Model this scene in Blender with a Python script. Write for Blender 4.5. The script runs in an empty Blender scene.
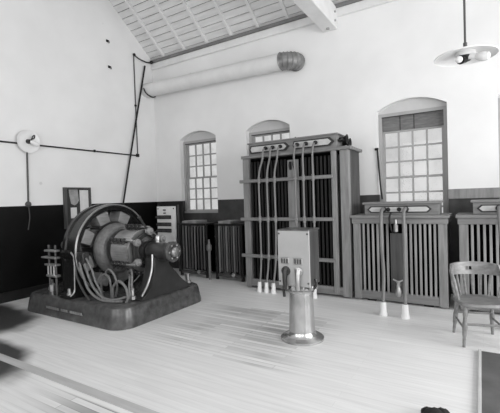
import bpy, bmesh, math, random
from mathutils import Vector, Matrix
random.seed(7)
SC = bpy.context.scene
C = SC.collection
PI = math.pi

# ------------------------------------------------------------------ materials
def mat(name, g, rough=0.6, metal=0.0, var=0.0, scale=6.0, stretch=(1, 1, 1), bump=0.0, spec=0.5, fine=0.0):
    m = bpy.data.materials.new(name); m.use_nodes = True
    nt = m.node_tree; b = nt.nodes['Principled BSDF']
    b.inputs['Roughness'].default_value = rough
    b.inputs['Metallic'].default_value = metal
    b.inputs['Specular IOR Level'].default_value = spec
    b.inputs['Base Color'].default_value = (g, g, g, 1)
    if var or bump:
        tc = nt.nodes.new('ShaderNodeTexCoord'); mp = nt.nodes.new('ShaderNodeMapping')
        mp.inputs['Scale'].default_value = stretch
        nt.links.new(tc.outputs['Object'], mp.inputs['Vector'])
        n = nt.nodes.new('ShaderNodeTexNoise'); n.inputs['Scale'].default_value = scale
        n.inputs['Detail'].default_value = 6; n.inputs['Roughness'].default_value = 0.6
        nt.links.new(mp.outputs['Vector'], n.inputs['Vector'])
        r = nt.nodes.new('ShaderNodeMapRange')
        r.inputs['From Min'].default_value = 0.28; r.inputs['From Max'].default_value = 0.72
        r.inputs['To Min'].default_value = g * (1 - var); r.inputs['To Max'].default_value = min(0.95, g * (1 + var))
        nt.links.new(n.outputs['Fac'], r.inputs['Value'])
        nt.links.new(r.outputs['Result'], b.inputs['Base Color'])
        if bump:
            bp = nt.nodes.new('ShaderNodeBump'); bp.inputs['Strength'].default_value = bump
            bp.inputs['Distance'].default_value = 0.01
            nt.links.new(n.outputs['Fac'], bp.inputs['Height'])
            nt.links.new(bp.outputs['Normal'], b.inputs['Normal'])
    return m

def wall_mat(name, low, split=1.55):
    """white plaster above a painted wainscot, the paint line at height split"""
    m = bpy.data.materials.new(name); m.use_nodes = True
    nt = m.node_tree; N = nt.nodes; L = nt.links; b = N['Principled BSDF']
    tc = N.new('ShaderNodeTexCoord'); sp = N.new('ShaderNodeSeparateXYZ')
    L.new(tc.outputs['Object'], sp.inputs[0])
    n = N.new('ShaderNodeTexNoise'); n.inputs['Scale'].default_value = 1.3; n.inputs['Detail'].default_value = 8
    L.new(tc.outputs['Object'], n.inputs['Vector'])
    r = N.new('ShaderNodeMapRange'); r.inputs['From Min'].default_value = .3; r.inputs['From Max'].default_value = .7
    r.inputs['To Min'].default_value = .76; r.inputs['To Max'].default_value = .83
    L.new(n.outputs['Fac'], r.inputs['Value'])
    n2 = N.new('ShaderNodeTexNoise'); n2.inputs['Scale'].default_value = 5; n2.inputs['Detail'].default_value = 5
    L.new(tc.outputs['Object'], n2.inputs['Vector'])
    # a scatter of small scuffs
    v = N.new('ShaderNodeTexVoronoi'); v.inputs['Scale'].default_value = 1.7
    L.new(tc.outputs['Object'], v.inputs['Vector'])
    sc = N.new('ShaderNodeMapRange'); sc.inputs['From Min'].default_value = .03; sc.inputs['From Max'].default_value = .06
    sc.inputs['To Min'].default_value = .82; sc.inputs['To Max'].default_value = 1
    L.new(v.outputs['Distance'], sc.inputs['Value'])
    mu = N.new('ShaderNodeMath'); mu.operation = 'MULTIPLY'
    L.new(r.outputs['Result'], mu.inputs[0]); L.new(sc.outputs['Result'], mu.inputs[1])
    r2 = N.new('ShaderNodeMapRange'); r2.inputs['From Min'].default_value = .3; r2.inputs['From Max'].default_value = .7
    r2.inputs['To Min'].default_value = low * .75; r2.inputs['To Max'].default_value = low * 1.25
    L.new(n2.outputs['Fac'], r2.inputs['Value'])
    gt = N.new('ShaderNodeMath'); gt.operation = 'GREATER_THAN'; gt.inputs[1].default_value = split
    L.new(sp.outputs['Z'], gt.inputs[0])
    mx = N.new('ShaderNodeMix'); mx.data_type = 'FLOAT'
    L.new(gt.outputs[0], mx.inputs['Factor']); L.new(r2.outputs['Result'], mx.inputs['A']); L.new(mu.outputs[0], mx.inputs['B'])
    L.new(mx.outputs['Result'], b.inputs['Base Color'])
    ro = N.new('ShaderNodeMapRange'); ro.inputs['To Min'].default_value = .5; ro.inputs['To Max'].default_value = .85
    L.new(gt.outputs[0], ro.inputs['Value']); L.new(ro.outputs['Result'], b.inputs['Roughness'])
    b.inputs['Specular IOR Level'].default_value = .15
    bp = N.new('ShaderNodeBump'); bp.inputs['Strength'].default_value = .25; bp.inputs['Distance'].default_value = .01
    L.new(n2.outputs['Fac'], bp.inputs['Height']); L.new(bp.outputs['Normal'], b.inputs['Normal'])
    return m

def floor_mat():
    m = bpy.data.materials.new('pale_floor_boards'); m.use_nodes = True
    nt = m.node_tree; N = nt.nodes; L = nt.links; b = N['Principled BSDF']
    tc = N.new('ShaderNodeTexCoord')
    def brick(w, h, off, c1, c2, mo, msize):
        k = N.new('ShaderNodeTexBrick'); L.new(tc.outputs['Object'], k.inputs['Vector'])
        k.offset = off
        k.inputs['Scale'].default_value = 1; k.inputs['Brick Width'].default_value = w; k.inputs['Row Height'].default_value = h
        k.inputs['Mortar Size'].default_value = msize; k.inputs['Mortar Smooth'].default_value = .4; k.inputs['Bias'].default_value = 0
        for s, c in (('Color1', c1), ('Color2', c2), ('Mortar', mo)):
            k.inputs[s].default_value = (c, c, c, 1)
        return k
    k1 = brick(2.6, .082, .37, .76, .73, .66, .002)
    k2 = brick(1.15, .062, .43, .84, .34, .22, .004)
    sp = N.new('ShaderNodeSeparateXYZ'); L.new(tc.outputs['Object'], sp.inputs[0])
    nz = N.new('ShaderNodeTexNoise'); nz.inputs['Scale'].default_value = .9; nz.inputs['Detail'].default_value = 3
    L.new(tc.outputs['Object'], nz.inputs['Vector'])
    def band(sock, a, bb, soft):
        u = N.new('ShaderNodeMapRange'); u.interpolation_type = 'SMOOTHSTEP'
        u.inputs['From Min'].default_value = a; u.inputs['From Max'].default_value = a + soft
        L.new(sock, u.inputs['Value'])
        d = N.new('ShaderNodeMapRange'); d.interpolation_type = 'SMOOTHSTEP'
        d.inputs['From Min'].default_value = bb - soft; d.inputs['From Max'].default_value = bb
        d.inputs['To Min'].default_value = 1; d.inputs['To Max'].default_value = 0
        L.new(sock, d.inputs['Value'])
        q = N.new('ShaderNodeMath'); q.operation = 'MULTIPLY'
        L.new(u.outputs[0], q.inputs[0]); L.new(d.outputs[0], q.inputs[1]); return q
    # strips of newer narrow boards, let into the older floor
    by = band(sp.outputs['Y'], 2.92, 4.6, .03); bx = band(sp.outputs['X'], -3.75, -1.2, .9)
    q = N.new('ShaderNodeMath'); q.operation = 'MULTIPLY'; L.new(by.outputs[0], q.inputs[0]); L.new(bx.outputs[0], q.inputs[1])
    by2 = band(sp.outputs['Y'], 1.0, 1.82, .02); bx2 = band(sp.outputs['X'], -3.4, -1.0, 1.0)
    q2 = N.new('ShaderNodeMath'); q2.operation = 'MULTIPLY'; L.new(by2.outputs[0], q2.inputs[0]); L.new(bx2.outputs[0], q2.inputs[1])
    ad = N.new('ShaderNodeMath'); ad.operation = 'MAXIMUM'; L.new(q.outputs[0], ad.inputs[0]); L.new(q2.outputs[0], ad.inputs[1])
    rn = N.new('ShaderNodeMapRange'); rn.inputs['From Min'].default_value = .35; rn.inputs['From Max'].default_value = .6
    L.new(nz.outputs['Fac'], rn.inputs['Value'])
    am = N.new('ShaderNodeMath'); am.operation = 'MULTIPLY'; L.new(ad.outputs[0], am.inputs[0]); L.new(rn.outputs[0], am.inputs[1])
    mx = N.new('ShaderNodeMix'); mx.data_type = 'RGBA'
    L.new(am.outputs[0], mx.inputs['Factor']); L.new(k1.outputs['Color'], mx.inputs['A']); L.new(k2.outputs['Color'], mx.inputs['B'])
    # grain and dirt
    mp = N.new('ShaderNodeMapping'); mp.inputs['Scale'].default_value = (.5, 9, 1); L.new(tc.outputs['Object'], mp.inputs['Vector'])
    g = N.new('ShaderNodeTexNoise'); g.inputs['Scale'].default_value = 3; g.inputs['Detail'].default_value = 8
    L.new(mp.outputs['Vector'], g.inputs['Vector'])
    gr = N.new('ShaderNodeMapRange'); gr.inputs['From Min'].default_value = .3; gr.inputs['From Max'].default_value = .7
    gr.inputs['To Min'].default_value = .92; gr.inputs['To Max'].default_value = 1.06; L.new(g.outputs['Fac'], gr.inputs['Value'])
    # shade, and a dark thing cut off there, painted into the far-left boards
    def painted_shade(cx, cy, rx, ry):
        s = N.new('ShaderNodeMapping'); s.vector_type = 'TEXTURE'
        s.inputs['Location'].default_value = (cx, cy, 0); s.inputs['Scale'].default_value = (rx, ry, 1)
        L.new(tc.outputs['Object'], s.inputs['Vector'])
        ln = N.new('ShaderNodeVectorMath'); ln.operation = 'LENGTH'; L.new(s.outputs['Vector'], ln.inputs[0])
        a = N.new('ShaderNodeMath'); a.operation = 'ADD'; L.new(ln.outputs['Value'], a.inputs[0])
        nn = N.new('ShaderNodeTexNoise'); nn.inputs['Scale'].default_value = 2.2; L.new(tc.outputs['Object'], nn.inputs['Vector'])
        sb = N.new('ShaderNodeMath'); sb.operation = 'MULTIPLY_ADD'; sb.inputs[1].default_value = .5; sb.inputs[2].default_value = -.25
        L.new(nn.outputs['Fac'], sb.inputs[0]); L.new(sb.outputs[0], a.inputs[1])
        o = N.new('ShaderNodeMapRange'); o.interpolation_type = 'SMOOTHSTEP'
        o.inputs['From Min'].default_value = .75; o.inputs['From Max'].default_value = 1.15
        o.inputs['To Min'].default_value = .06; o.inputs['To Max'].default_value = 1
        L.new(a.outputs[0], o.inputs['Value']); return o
    s1 = painted_shade(-4.55, 1.75, .95, .42); s2 = painted_shade(-6.2, 2.45, 1.25, .62)
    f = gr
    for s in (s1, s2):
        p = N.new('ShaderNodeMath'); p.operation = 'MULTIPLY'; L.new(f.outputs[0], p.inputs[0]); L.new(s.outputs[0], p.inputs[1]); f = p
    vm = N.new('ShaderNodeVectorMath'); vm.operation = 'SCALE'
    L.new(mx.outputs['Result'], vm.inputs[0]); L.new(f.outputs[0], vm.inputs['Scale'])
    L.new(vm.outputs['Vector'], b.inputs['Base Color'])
    b.inputs['Roughness'].default_value = .48; b.inputs['Specular IOR Level'].default_value = .4
    bp = N.new('ShaderNodeBump'); bp.inputs['Strength'].default_value = .15; bp.inputs['Distance'].default_value = .004
    L.new(g.outputs['Fac'], bp.inputs['Height']); L.new(bp.outputs['Normal'], b.inputs['Normal'])
    return m

def glass_mat():
    m = bpy.data.materials.new('window_glass'); m.use_nodes = True
    nt = m.node_tree; N = nt.nodes; L = nt.links
    N.remove(N['Principled BSDF']); out = N['Material Output']
    t = N.new('ShaderNodeBsdfTransparent'); gl = N.new('ShaderNodeBsdfGlossy'); gl.inputs['Roughness'].default_value = .03
    tc = N.new('ShaderNodeTexCoord'); n = N.new('ShaderNodeTexNoise'); n.inputs['Scale'].default_value = 3.5; n.inputs['Detail'].default_value = 5
    L.new(tc.outputs['Object'], n.inputs['Vector'])
    r = N.new('ShaderNodeMapRange'); r.inputs['From Min'].default_value = .35; r.inputs['From Max'].default_value = .65
    r.inputs['To Min'].default_value = .88; r.inputs['To Max'].default_value = .97
    L.new(n.outputs['Fac'], r.inputs['Value']); L.new(r.outputs[0], t.inputs['Color'])
    f = N.new('ShaderNodeFresnel'); f.inputs['IOR'].default_value = 1.3
    mx = N.new('ShaderNodeMixShader'); L.new(f.outputs[0], mx.inputs[0]); L.new(t.outputs[0], mx.inputs[1]); L.new(gl.outputs[0], mx.inputs[2])
    L.new(mx.outputs[0], out.inputs['Surface'])
    return m

M = dict(
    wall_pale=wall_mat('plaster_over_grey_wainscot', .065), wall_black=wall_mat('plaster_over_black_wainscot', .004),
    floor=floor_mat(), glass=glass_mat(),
    white_paint=mat('white_painted_timber', .74, .7, var=.07, scale=4),
    board=mat('whitewashed_roof_boards', .70, .8, var=.12, scale=3, stretch=(.6, 4, 4)),
    gap=mat('dark_roof_gap', .04, .9, var=.4, scale=3, spec=.1),
    strip=mat('grey_eave_strip', .19, .8, var=.2, scale=3, spec=.2),
    frame=mat('grey_painted_window_frame', .36, .6, var=.06, scale=5),
    infill=mat('grey_lintel_board', .55, .8, var=.06, scale=4),
    wboard=mat('weathered_window_board', .16, .8, var=.35, scale=6, stretch=(1, 1, 6)),
    wood=mat('weathered_grey_oak', .235, .6, var=.3, scale=7, stretch=(3, 3, .25), bump=.1, spec=.25),
    woodh=mat('weathered_grey_oak_crossgrain', .21, .6, var=.25, scale=7, stretch=(.25, 3, 3), bump=.1, spec=.25),
    woodd=mat('dark_grey_oak', .075, .6, var=.35, scale=7, stretch=(3, 3, .2), bump=.1, spec=.25),
    slat=mat('grey_slats', .30, .6, var=.2, scale=7, stretch=(2, 2, .2), spec=.25),
    slatd=mat('dark_slats', .009, .5, var=.3, scale=7, stretch=(2, 2, .2), spec=.25),
    black=mat('black_interior', .002, .95, spec=.0),
    iron=mat('black_enamelled_iron', .010, .24, var=.3, scale=5, spec=.5),
    iron2=mat('dark_grey_cast_iron', .030, .32, var=.3, scale=6, bump=.15, spec=.45),
    plinth=mat('worn_iron_plinth', .075, .27, var=.45, scale=9, bump=.12, spec=.5),
    steel=mat('worn_steel', .42, .32, .85, var=.2, scale=6),
    panelst=mat('grey_enamel_panel', .40, .42, .15, var=.07, scale=4),
    column=mat('burnished_iron_column', .50, .22, .85, var=.35, scale=5, stretch=(1, 1, .6)),
    coil=mat('varnished_field_coil', .20, .38, var=.25, scale=30, stretch=(.2, .2, 1)),
    copper=mat('polished_commutator_copper', .42, .24, .5, var=.2, scale=8),
    winding=mat('taped_armature_winding', .15, .5, var=.3, scale=22),
    cable=mat('braided_cable', .15, .5, var=.3, scale=30),
    cabled=mat('dark_cable', .05, .6),
    brass=mat('dull_brass', .50, .32, .8, var=.15, scale=12),
    pipe=mat('lead_sheathed_pipe', .17, .42, 0, var=.15, scale=9, stretch=(1, 1, .3)),
    porcelain=mat('white_porcelain', .80, .35, var=.05, scale=8),
    plate=mat('pale_slate_plate', .50, .5, var=.15, scale=8),
    moulding=mat('dark_wood_moulding', .02, .5),
    duct=mat('whitewashed_sheet_duct', .70, .6, var=.06, scale=4),
    elbow=mat('galvanised_elbow', .22, .42, .3, var=.3, scale=9),
    marble=mat('white_marble_panel', .92, .35, var=.08, scale=6),
    enamel=mat('white_enamel', .80, .3, var=.03, scale=5),
    enamelg=mat('grey_enamel_shade', .86, .4, var=.05, scale=5),
    bulb=mat('frosted_bulb', .78, .2, var=.02),
    conduit=mat('black_iron_conduit', .012, .5, spec=.3),
    conduitg=mat('grey_iron_conduit', .07, .5),
    noticewood=mat('dark_frame_wood', .012, .5, var=.3, scale=9, spec=.3),
    felt=mat('grey_notice_backing', .05, .9, var=.2, scale=9, spec=.1),
    paper=mat('aged_paper', .66, .9, var=.12, scale=9),
    paperg=mat('grimy_paper', .30, .9, var=.3, scale=9),
    chair=mat('worn_oak_chair', .20, .36, var=.35, scale=8, stretch=(1, 3, 3)),
    boxside=mat('shaded_burnished_box', .14, .32, .6, var=.5, scale=5, stretch=(3, 3, .25)),  # streaked sides and lid, their shade put into a darker colour than the front
    hatch=mat('dark_steel_hatch', .10, .4, var=.3, scale=5),
    edge=mat('pale_wood_edging', .50, .6, var=.1, scale=5),
    cloth=mat('black_cloth', .010, .9, var=.2, scale=9),
    trench=mat('pale_floor_strip', .46, .5, var=.1, scale=4, stretch=(.5, 6, 1)),
)

# ------------------------------------------------------------------ mesh helpers
def wloc(o):
    v = Vector((0, 0, 0))
    while o: v += o.location; o = o.parent
    return v

class MB:
    def __init__(s): s.bm = bmesh.new()
    def _rot(s, vs, M4): bmesh.ops.transform(s.bm, matrix=M4, verts=vs)
    def box(s, x0, x1, y0, y1, z0, z1, bev=0.0, seg=1):
        r = bmesh.ops.create_cube(s.bm, size=1)
        vs = r['verts']
        for v in vs:
            v.co = Vector(((x0 + x1) / 2 + v.co.x * (x1 - x0), (y0 + y1) / 2 + v.co.y * (y1 - y0), (z0 + z1) / 2 + v.co.z * (z1 - z0)))
        if bev:
            es = list({e for v in vs for e in v.link_edges})
            bmesh.ops.bevel(s.bm, geom=es, offset=bev, segments=seg, affect='EDGES', profile=.6)
        return s
    def bar(s, a, b, w, h, bev=0):
        """rectangular bar from a to b"""
        a = Vector(a); b = Vector(b); d = b - a; L = d.length; d.normalize()
        up = Vector((0, 0, 1)) if abs(d.z) < .95 else Vector((0, 1, 0))
        x = d.cross(up).normalized(); y = x.cross(d)
        r = bmesh.ops.create_cube(s.bm, size=1)['verts']
        for v in r:
            v.co = (a + b) / 2 + x * (v.co.x * w) + y * (v.co.y * h) + d * (v.co.z * L)
        if bev:
            es = list({e for v in r for e in v.link_edges}); bmesh.ops.bevel(s.bm, geom=es, offset=bev, segments=1, affect='EDGES')
        return s
    def lathe(s, prof, org=(0, 0, 0), axis='Z', n=32):
        """prof: list of (t, r) along the axis"""
        org = Vector(org); rings = []
        for t, r in prof:
            ring = []
            for k in range(n):
                a = 2 * PI * k / n; c, d = r * math.cos(a), r * math.sin(a)
                p = {'Z': (c, d, t), 'X': (t, c, d), 'Y': (d, t, c)}[axis]
                ring.append(s.bm.verts.new(org + Vector(p)))
            rings.append(ring)
        closed = (Vector(prof[0]) - Vector(prof[-1])).length < 1e-6
        for i in range(len(rings) - 1):
            for k in range(n):
                try: s.bm.faces.new((rings[i][k], rings[i][(k + 1) % n], rings[i + 1][(k + 1) % n], rings[i + 1][k]))
                except ValueError: pass
        if not closed:
            for ring, r in ((rings[0], prof[0][1]), (rings[-1], prof[-1][1])):
                if r > 1e-4:
                    try: s.bm.faces.new(ring)
                    except ValueError: pass
        return s
    def cyl(s, a, b, r, r2=None, n=16):
        a = Vector(a); b = Vector(b); d = (b - a).normalized(); r2 = r if r2 is None else r2
        up = Vector((0, 0, 1)) if abs(d.z) < .95 else Vector((1, 0, 0))
        x = d.cross(up).normalized(); y = x.cross(d)
        A = []; B = []
        for k in range(n):
            t = 2 * PI * k / n; o = x * math.cos(t) + y * math.sin(t)
            A.append(s.bm.verts.new(a + o * r)); B.append(s.bm.verts.new(b + o * r2))
        for k in range(n): s.bm.faces.new((A[k], A[(k + 1) % n], B[(k + 1) % n], B[k]))
        s.bm.faces.new(A); s.bm.faces.new(B)
        return s
    def tube(s, pts, r, n=10, smooth=6):
        P = [Vector(p) for p in pts]
        if smooth and len(P) > 2:                       # Catmull-Rom
            Q = []
            E_ = [P[0] * 2 - P[1]] + P + [P[-1] * 2 - P[-2]]
            for i in range(1, len(E_) - 2):
                p0, p1, p2, p3 = E_[i - 1:i + 3]
                for k in range(smooth):
                    t = k / smooth
                    Q.append(.5 * ((2 * p1) + (p2 - p0) * t + (2 * p0 - 5 * p1 + 4 * p2 - p3) * t * t + (3 * p1 - p0 - 3 * p2 + p3) * t ** 3))
            Q.append(P[-1]); P = Q
        prev = None; rings = []
        for i, p in enumerate(P):
            d = (P[min(i + 1, len(P) - 1)] - P[max(i - 1, 0)]).normalized()
            if prev is None:
                up = Vector((0, 0, 1)) if abs(d.z) < .9 else Vector((1, 0, 0)); x = d.cross(up).normalized()
            else:
                x = (prev - d * prev.dot(d)).normalized()
            prev = x; y = d.cross(x)
            rr = r(i / (len(P) - 1)) if callable(r) else r
            rings.append([s.bm.verts.new(p + x * rr * math.cos(2 * PI * k / n) + y * rr * math.sin(2 * PI * k / n)) for k in range(n)])
        for a, b in zip(rings, rings[1:]):
            for k in range(n): s.bm.faces.new((a[k], a[(k + 1) % n], b[(k + 1) % n], b[k]))
        s.bm.faces.new(rings[0]); s.bm.faces.new(rings[-1])
        return s
    def prism(s, pts, axis, a, b, holes=()):
        """extrude a polygon (with holes) along an axis; pts are the two other coordinates in order"""
        def co(p, t): return {'X': (t, p[0], p[1]), 'Y': (p[0], t, p[1]), 'Z': (p[0], p[1], t)}[axis]
        if not holes:
            A = [s.bm.verts.new(co(p, a)) for p in pts]; B = [s.bm.verts.new(co(p, b)) for p in pts]
            s.bm.faces.new(A); s.bm.faces.new(B)
            for k in range(len(pts)): s.bm.faces.new((A[k], A[(k + 1) % len(pts)], B[(k + 1) % len(pts)], B[k]))
            return s
        loops = [pts] + list(holes); capA = []; capB = []
        for lp in loops:
            A = [s.bm.verts.new(co(p, a)) for p in lp]; B = [s.bm.verts.new(co(p, b)) for p in lp]
            for k in range(len(lp)):
                s.bm.faces.new((A[k], A[(k + 1) % len(lp)], B[(k + 1) % len(lp)], B[k]))
                capA.append(s.bm.edges.get((A[k], A[(k + 1) % len(lp)]))); capB.append(s.bm.edges.get((B[k], B[(k + 1) % len(lp)])))
        bmesh.ops.triangle_fill(s.bm, edges=capA, use_beauty=True)
        bmesh.ops.triangle_fill(s.bm, edges=capB, use_beauty=True)
        return s
    def ball(s, c, r, sx=1, sy=1, sz=1, n=16):
        vs = bmesh.ops.create_uvsphere(s.bm, u_segments=n, v_segments=n // 2, radius=r)['verts']
        for v in vs: v.co = Vector((c[0] + v.co.x * sx, c[1] + v.co.y * sy, c[2] + v.co.z * sz))
        return s
    def build(s, name, m, parent=None, smooth=True, local=False):
        bmesh.ops.recalc_face_normals(s.bm, faces=s.bm.faces[:])
        if parent and not local:
            w = wloc(parent)
            for v in s.bm.verts: v.co -= w
        me = bpy.data.meshes.new(name); s.bm.to_mesh(me); s.bm.free()
        me.materials.append(M[m] if isinstance(m, str) else m)
        if smooth:
            for p in me.polygons: p.use_smooth = True
            try: me.set_sharp_from_angle(angle=math.radians(38))
            except Exception: pass
        o = bpy.data.objects.new(name, me); C.objects.link(o)
        if parent: o.parent = parent
        return o

def tag(o, label, cat, group=None):
    o['label'] = label; o['category'] = cat
    if group: o['group'] = group
    return o
def thing(name, label, cat, loc=(0, 0, 0), rz=0, group=None):
    o = bpy.data.objects.new(name, None); C.objects.link(o); o.location = loc; o.rotation_euler = (0, 0, rz)
    o.empty_display_size = .1
    return tag(o, label, cat, group)
def struct(o): o['kind'] = 'structure'; return o
def dup(root, delta, label, group=None):
    r = root.copy(); C.objects.link(r); r.location = root.location + Vector(delta); r['label'] = label
    def kids(a, b):
        for ch in list(a.children):
            c = ch.copy(); C.objects.link(c); c.parent = b; kids(ch, c)
    kids(root, r); return r

# ------------------------------------------------------------------ room shell
D = 6.5; LX = -6.584; RX = 4.0; RY = -2.5; EAVE = 4.87; SL = .794; RIDGE = (D + RY) / 2
def zc(y): return EAVE + SL * ((D - y) if y > RIDGE else (y - RY))

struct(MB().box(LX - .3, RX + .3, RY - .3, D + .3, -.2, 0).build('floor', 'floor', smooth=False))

def arch(x0, x1, z0, zs, zt, n=14):
    """opening outline with a segmental head"""
    w = (x1 - x0) / 2; h = zt - zs; R = (w * w + h * h) / (2 * h); cx = (x0 + x1) / 2; cz = zt - R
    a = math.asin(w / R)
    pts = [(x0, z0), (x1, z0)]
    for k in range(n + 1):
        t = a - 2 * a * k / n; pts.append((cx + R * math.sin(t), cz + R * math.cos(t)))
    return pts
WIN = [(-5.81, -4.80, 1.27), (-4.03, -3.06, 1.27), (-1.46, -.42, 1.02), (.23, 1.22, 1.27)]
holes = [arch(a, b, z, 2.93, 3.08) for a, b, z in WIN]
struct(MB().prism([(LX - .3, 0), (RX + .3, 0), (RX + .3, EAVE), (LX - .3, EAVE)], 'Y', D, D + .28, holes).build('wall_back', 'wall_pale', smooth=False))
gab = [(RY, 0), (D, 0), (D, EAVE), (RIDGE, zc(RIDGE)), (RY, EAVE)]
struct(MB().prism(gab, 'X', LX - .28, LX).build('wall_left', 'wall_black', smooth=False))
# right-hand and rear walls, outside the picture, carry the big windows that light the room
rh = [[(.2, .9), (2.0, .9), (2.0, 3.4), (.2, 3.4)], [(3.0, .9), (5.2, .9), (5.2, 3.4), (3.0, 3.4)]]
struct(MB().prism(gab, 'X', RX, RX + .28, rh).build('wall_right', 'wall_pale', smooth=False))
bh = [[(-5.6, .9), (-3.6, .9), (-3.6, 3.6), (-5.6, 3.6)], [(-2.6, .9), (-.6, .9), (-.6, 3.6), (-2.6, 3.6)], [(.6, .9), (3.0, .9), (3.0, 3.6), (.6, 3.6)]]
struct(MB().prism([(LX - .3, 0), (RX + .3, 0), (RX + .3, EAVE), (LX - .3, EAVE)], 'Y', RY - .28, RY, bh).build('wall_front', 'wall_pale', smooth=False))

# roof: narrow boards with gaps over a dark deck, both slopes
def slope(sgn):
    b = MB(); L = (D - RIDGE) * math.hypot(1, SL); w = .142; k = 0; s0 = -.05
    def pt(s, o):
        c = 1 / math.hypot(1, SL)
        y = (D - s * c) if sgn > 0 else (RY + s * c)
        z = EAVE + s * SL * c
        return (y - (o * SL * c if sgn > 0 else -o * SL * c) * -1 * 1.0, z + o * c)
    while s0 < L:
        s1 = s0 + w - .012
        xs = LX - .02
        off = random.uniform(0, .004)
        a = [pt(s0, off), pt(s1, off), pt(s1, off + .02), pt(s0, off + .02)]
        b.prism(a, 'X', LX - .02, RX + .02)
        s0 += w; k += 1
    d = MB(); d.prism([pt(-.1, .024), pt(L + .05, .024), pt(L + .05, .08), pt(-.1, .08)], 'X', LX - .3, RX + .3)
    return b, d
b, d = slope(1); cl = struct(b.build('ceiling', 'board', smooth=False)); struct(d.build('ceiling', 'gap', smooth=False))
b, d = slope(-1); struct(b.build('ceiling', 'board', smooth=False)); struct(d.build('ceiling', 'gap', smooth=False))
tn = 1
x = -6.16
while x < RX:
    struct(MB().bar((x, D + .02, EAVE - .025), (x, RIDGE, zc(RIDGE) - .025), .055, .07).build('trim_%d' % tn, 'white_paint', smooth=False)); tn += 1
    x += .63
# eave: white wall plate, dark strip above it
struct(MB().box(LX, RX, D - .06, D, 4.66, 4.80, .008).build('trim_%d' % tn, 'white_paint', smooth=False)); tn += 1
struct(MB().box(LX, RX, D - .09, D, 4.80, 4.862, .004).build('trim_%d' % tn, 'strip', smooth=False)); tn += 1
# tie beam across the room
tb = struct(MB().box(-2.34, -2.08, RY, D - .002, 4.46, 4.83, .012).build('trim_%d' % tn, 'white_paint', smooth=False)); tn += 1
bt = MB()
for z in (4.55, 4.7): bt.cyl((-2.08, D - .16, z), (-2.06, D - .16, z), .018)
bt.cyl((-2.21, D - .14, 4.46), (-2.21, D - .14, 4.44), .03)
bt.build('bolt', 'frame', tb)
# grey rail on the wall, right of the window
struct(MB().box(-.43, RX, D - .035, D, 1.45, 1.60, .006).build('trim_%d' % tn, 'wood', smooth=False)); tn += 1
struct(MB().box(LX, LX + .03, RY, D, 0, .16, .005).build('baseboard_left', 'noticewood', smooth=False))
struct(MB().box(LX + .03, RX, D - .03, D, 0, .16, .005).build('baseboard_back', 'woodd', smooth=False))
# strips let into the floor
struct(MB().box(-6.5, 1.5, 1.86, 1.95, 0, .006, .002).build('trim_%d' % tn, 'trench', smooth=False)); tn += 1
# dark slanting bar added for a dark patch high on the left wall
struct(MB().bar((LX - .05, 2.2, 5.85), (LX + .03, 3.33, 5.50), .09, .13).build('trim_%d' % tn, 'gap', smooth=False)); tn += 1

# windows of the back wall
def window(i, x0, x1, z0, boarded=False):
    y = D + .13; top = 2.90
    f = MB()
    e = .055
    f.box(x0, x0 + e, y - .02, y + .09, z0, top); f.box(x1 - e, x1, y - .02, y + .09, z0, top)
    f.box(x0 + e, x1 - e, y - .018, y + .088, top - e, top - .001); f.box(x0 + .001, x1 - .001, y - .05, y + .092, z0 + .001, z0 + .04)
    # arched infill above the flat head
    a = [p for p in arch(x0, x1, z0, 2.93, 3.08)][2:]
    inf = MB(); inf.prism([(x0, top), (x1, top)] + [(p[0], max(p[1], top + .0005)) for p in a], 'Y', y + .0, y + .06)
    w = struct(f.build('window_%d' % i, 'frame', smooth=False))
    inf.build('lintel_board', 'infill', w, smooth=False)
    MBd = MB(); MBd.box(x0 + e, x1 - e, y - .024, y - .016, top - e - .012, top - e)
    MBd.build('head_groove', 'moulding', w)
    xa, xb = x0 + e, x1 - e
    h = .256
    ut = (2.61 if boarded else top - e); ml = ut - 3 * h - .03          # top of the panes, meeting rail
    def sash(zb, zt, yy, name):
        m = MB(); st = .035
        m.box(xa, xa + st, yy, yy + .035, zb, zt); m.box(xb - st, xb, yy, yy + .035, zb, zt)
        m.box(xa + st, xb - st, yy + .001, yy + .034, zt - .03, zt); m.box(xa + st, xb - st, yy + .001, yy + .034, zb, zb + .035)
        for k in range(1, 4):
            xx = xa + st + (xb - xa - 2 * st) * k / 4; m.box(xx - .014, xx + .014, yy + .004, yy + .031, zb + .035, zt - .03)
        for k in range(1, 3):
            zz = zb + .035 + (zt - zb - .065) * k / 3; m.box(xa + st, xb - st, yy + .006, yy + .029, zz - .014, zz + .014)
        o = m.build(name, 'frame', w, smooth=False)
        g = MB(); g.box(xa + .005, xb - .005, yy + .016, yy + .019, zb + .005, zt - .005); g.build('pane', 'glass', o, smooth=False)
    sash(ml, ut, y + .045, 'sash'); sash(max(z0 + .04, ml - 3 * h - .01), ml + .035, y + .005, 'sash')
    if boarded:
        m = MB()
        for u0, u1 in ((0, .30), (.305, .53), (.535, 1)):
            m.box(xa + (xb - xa) * u0 + .004, xa + (xb - xa) * u1 - .004, y + .03, y + .06, ut + .002, top - e)
        m.build('board_panel', 'wboard', w, smooth=False)
        MB().box(xa, xb, y + .062, y + .07, ut, top - e).build('backing', 'black', w, smooth=False)
for i, (a, b_, z) in enumerate(WIN): window(i + 1, a, b_, z, i == 2)

# ------------------------------------------------------------------ transformers
def hexplate(b, x0, x1, zc_, h, y0, y1, tipL=.05, tipR=.05):
    b.prism([(x0, zc_), (x0 + tipL, zc_ - h / 2), (x1 - tipR, zc_ - h / 2), (x1, zc_), (x1 - tipR, zc_ + h / 2), (x0 + tipL, zc_ + h / 2)], 'Y', y0, y1)

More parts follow.
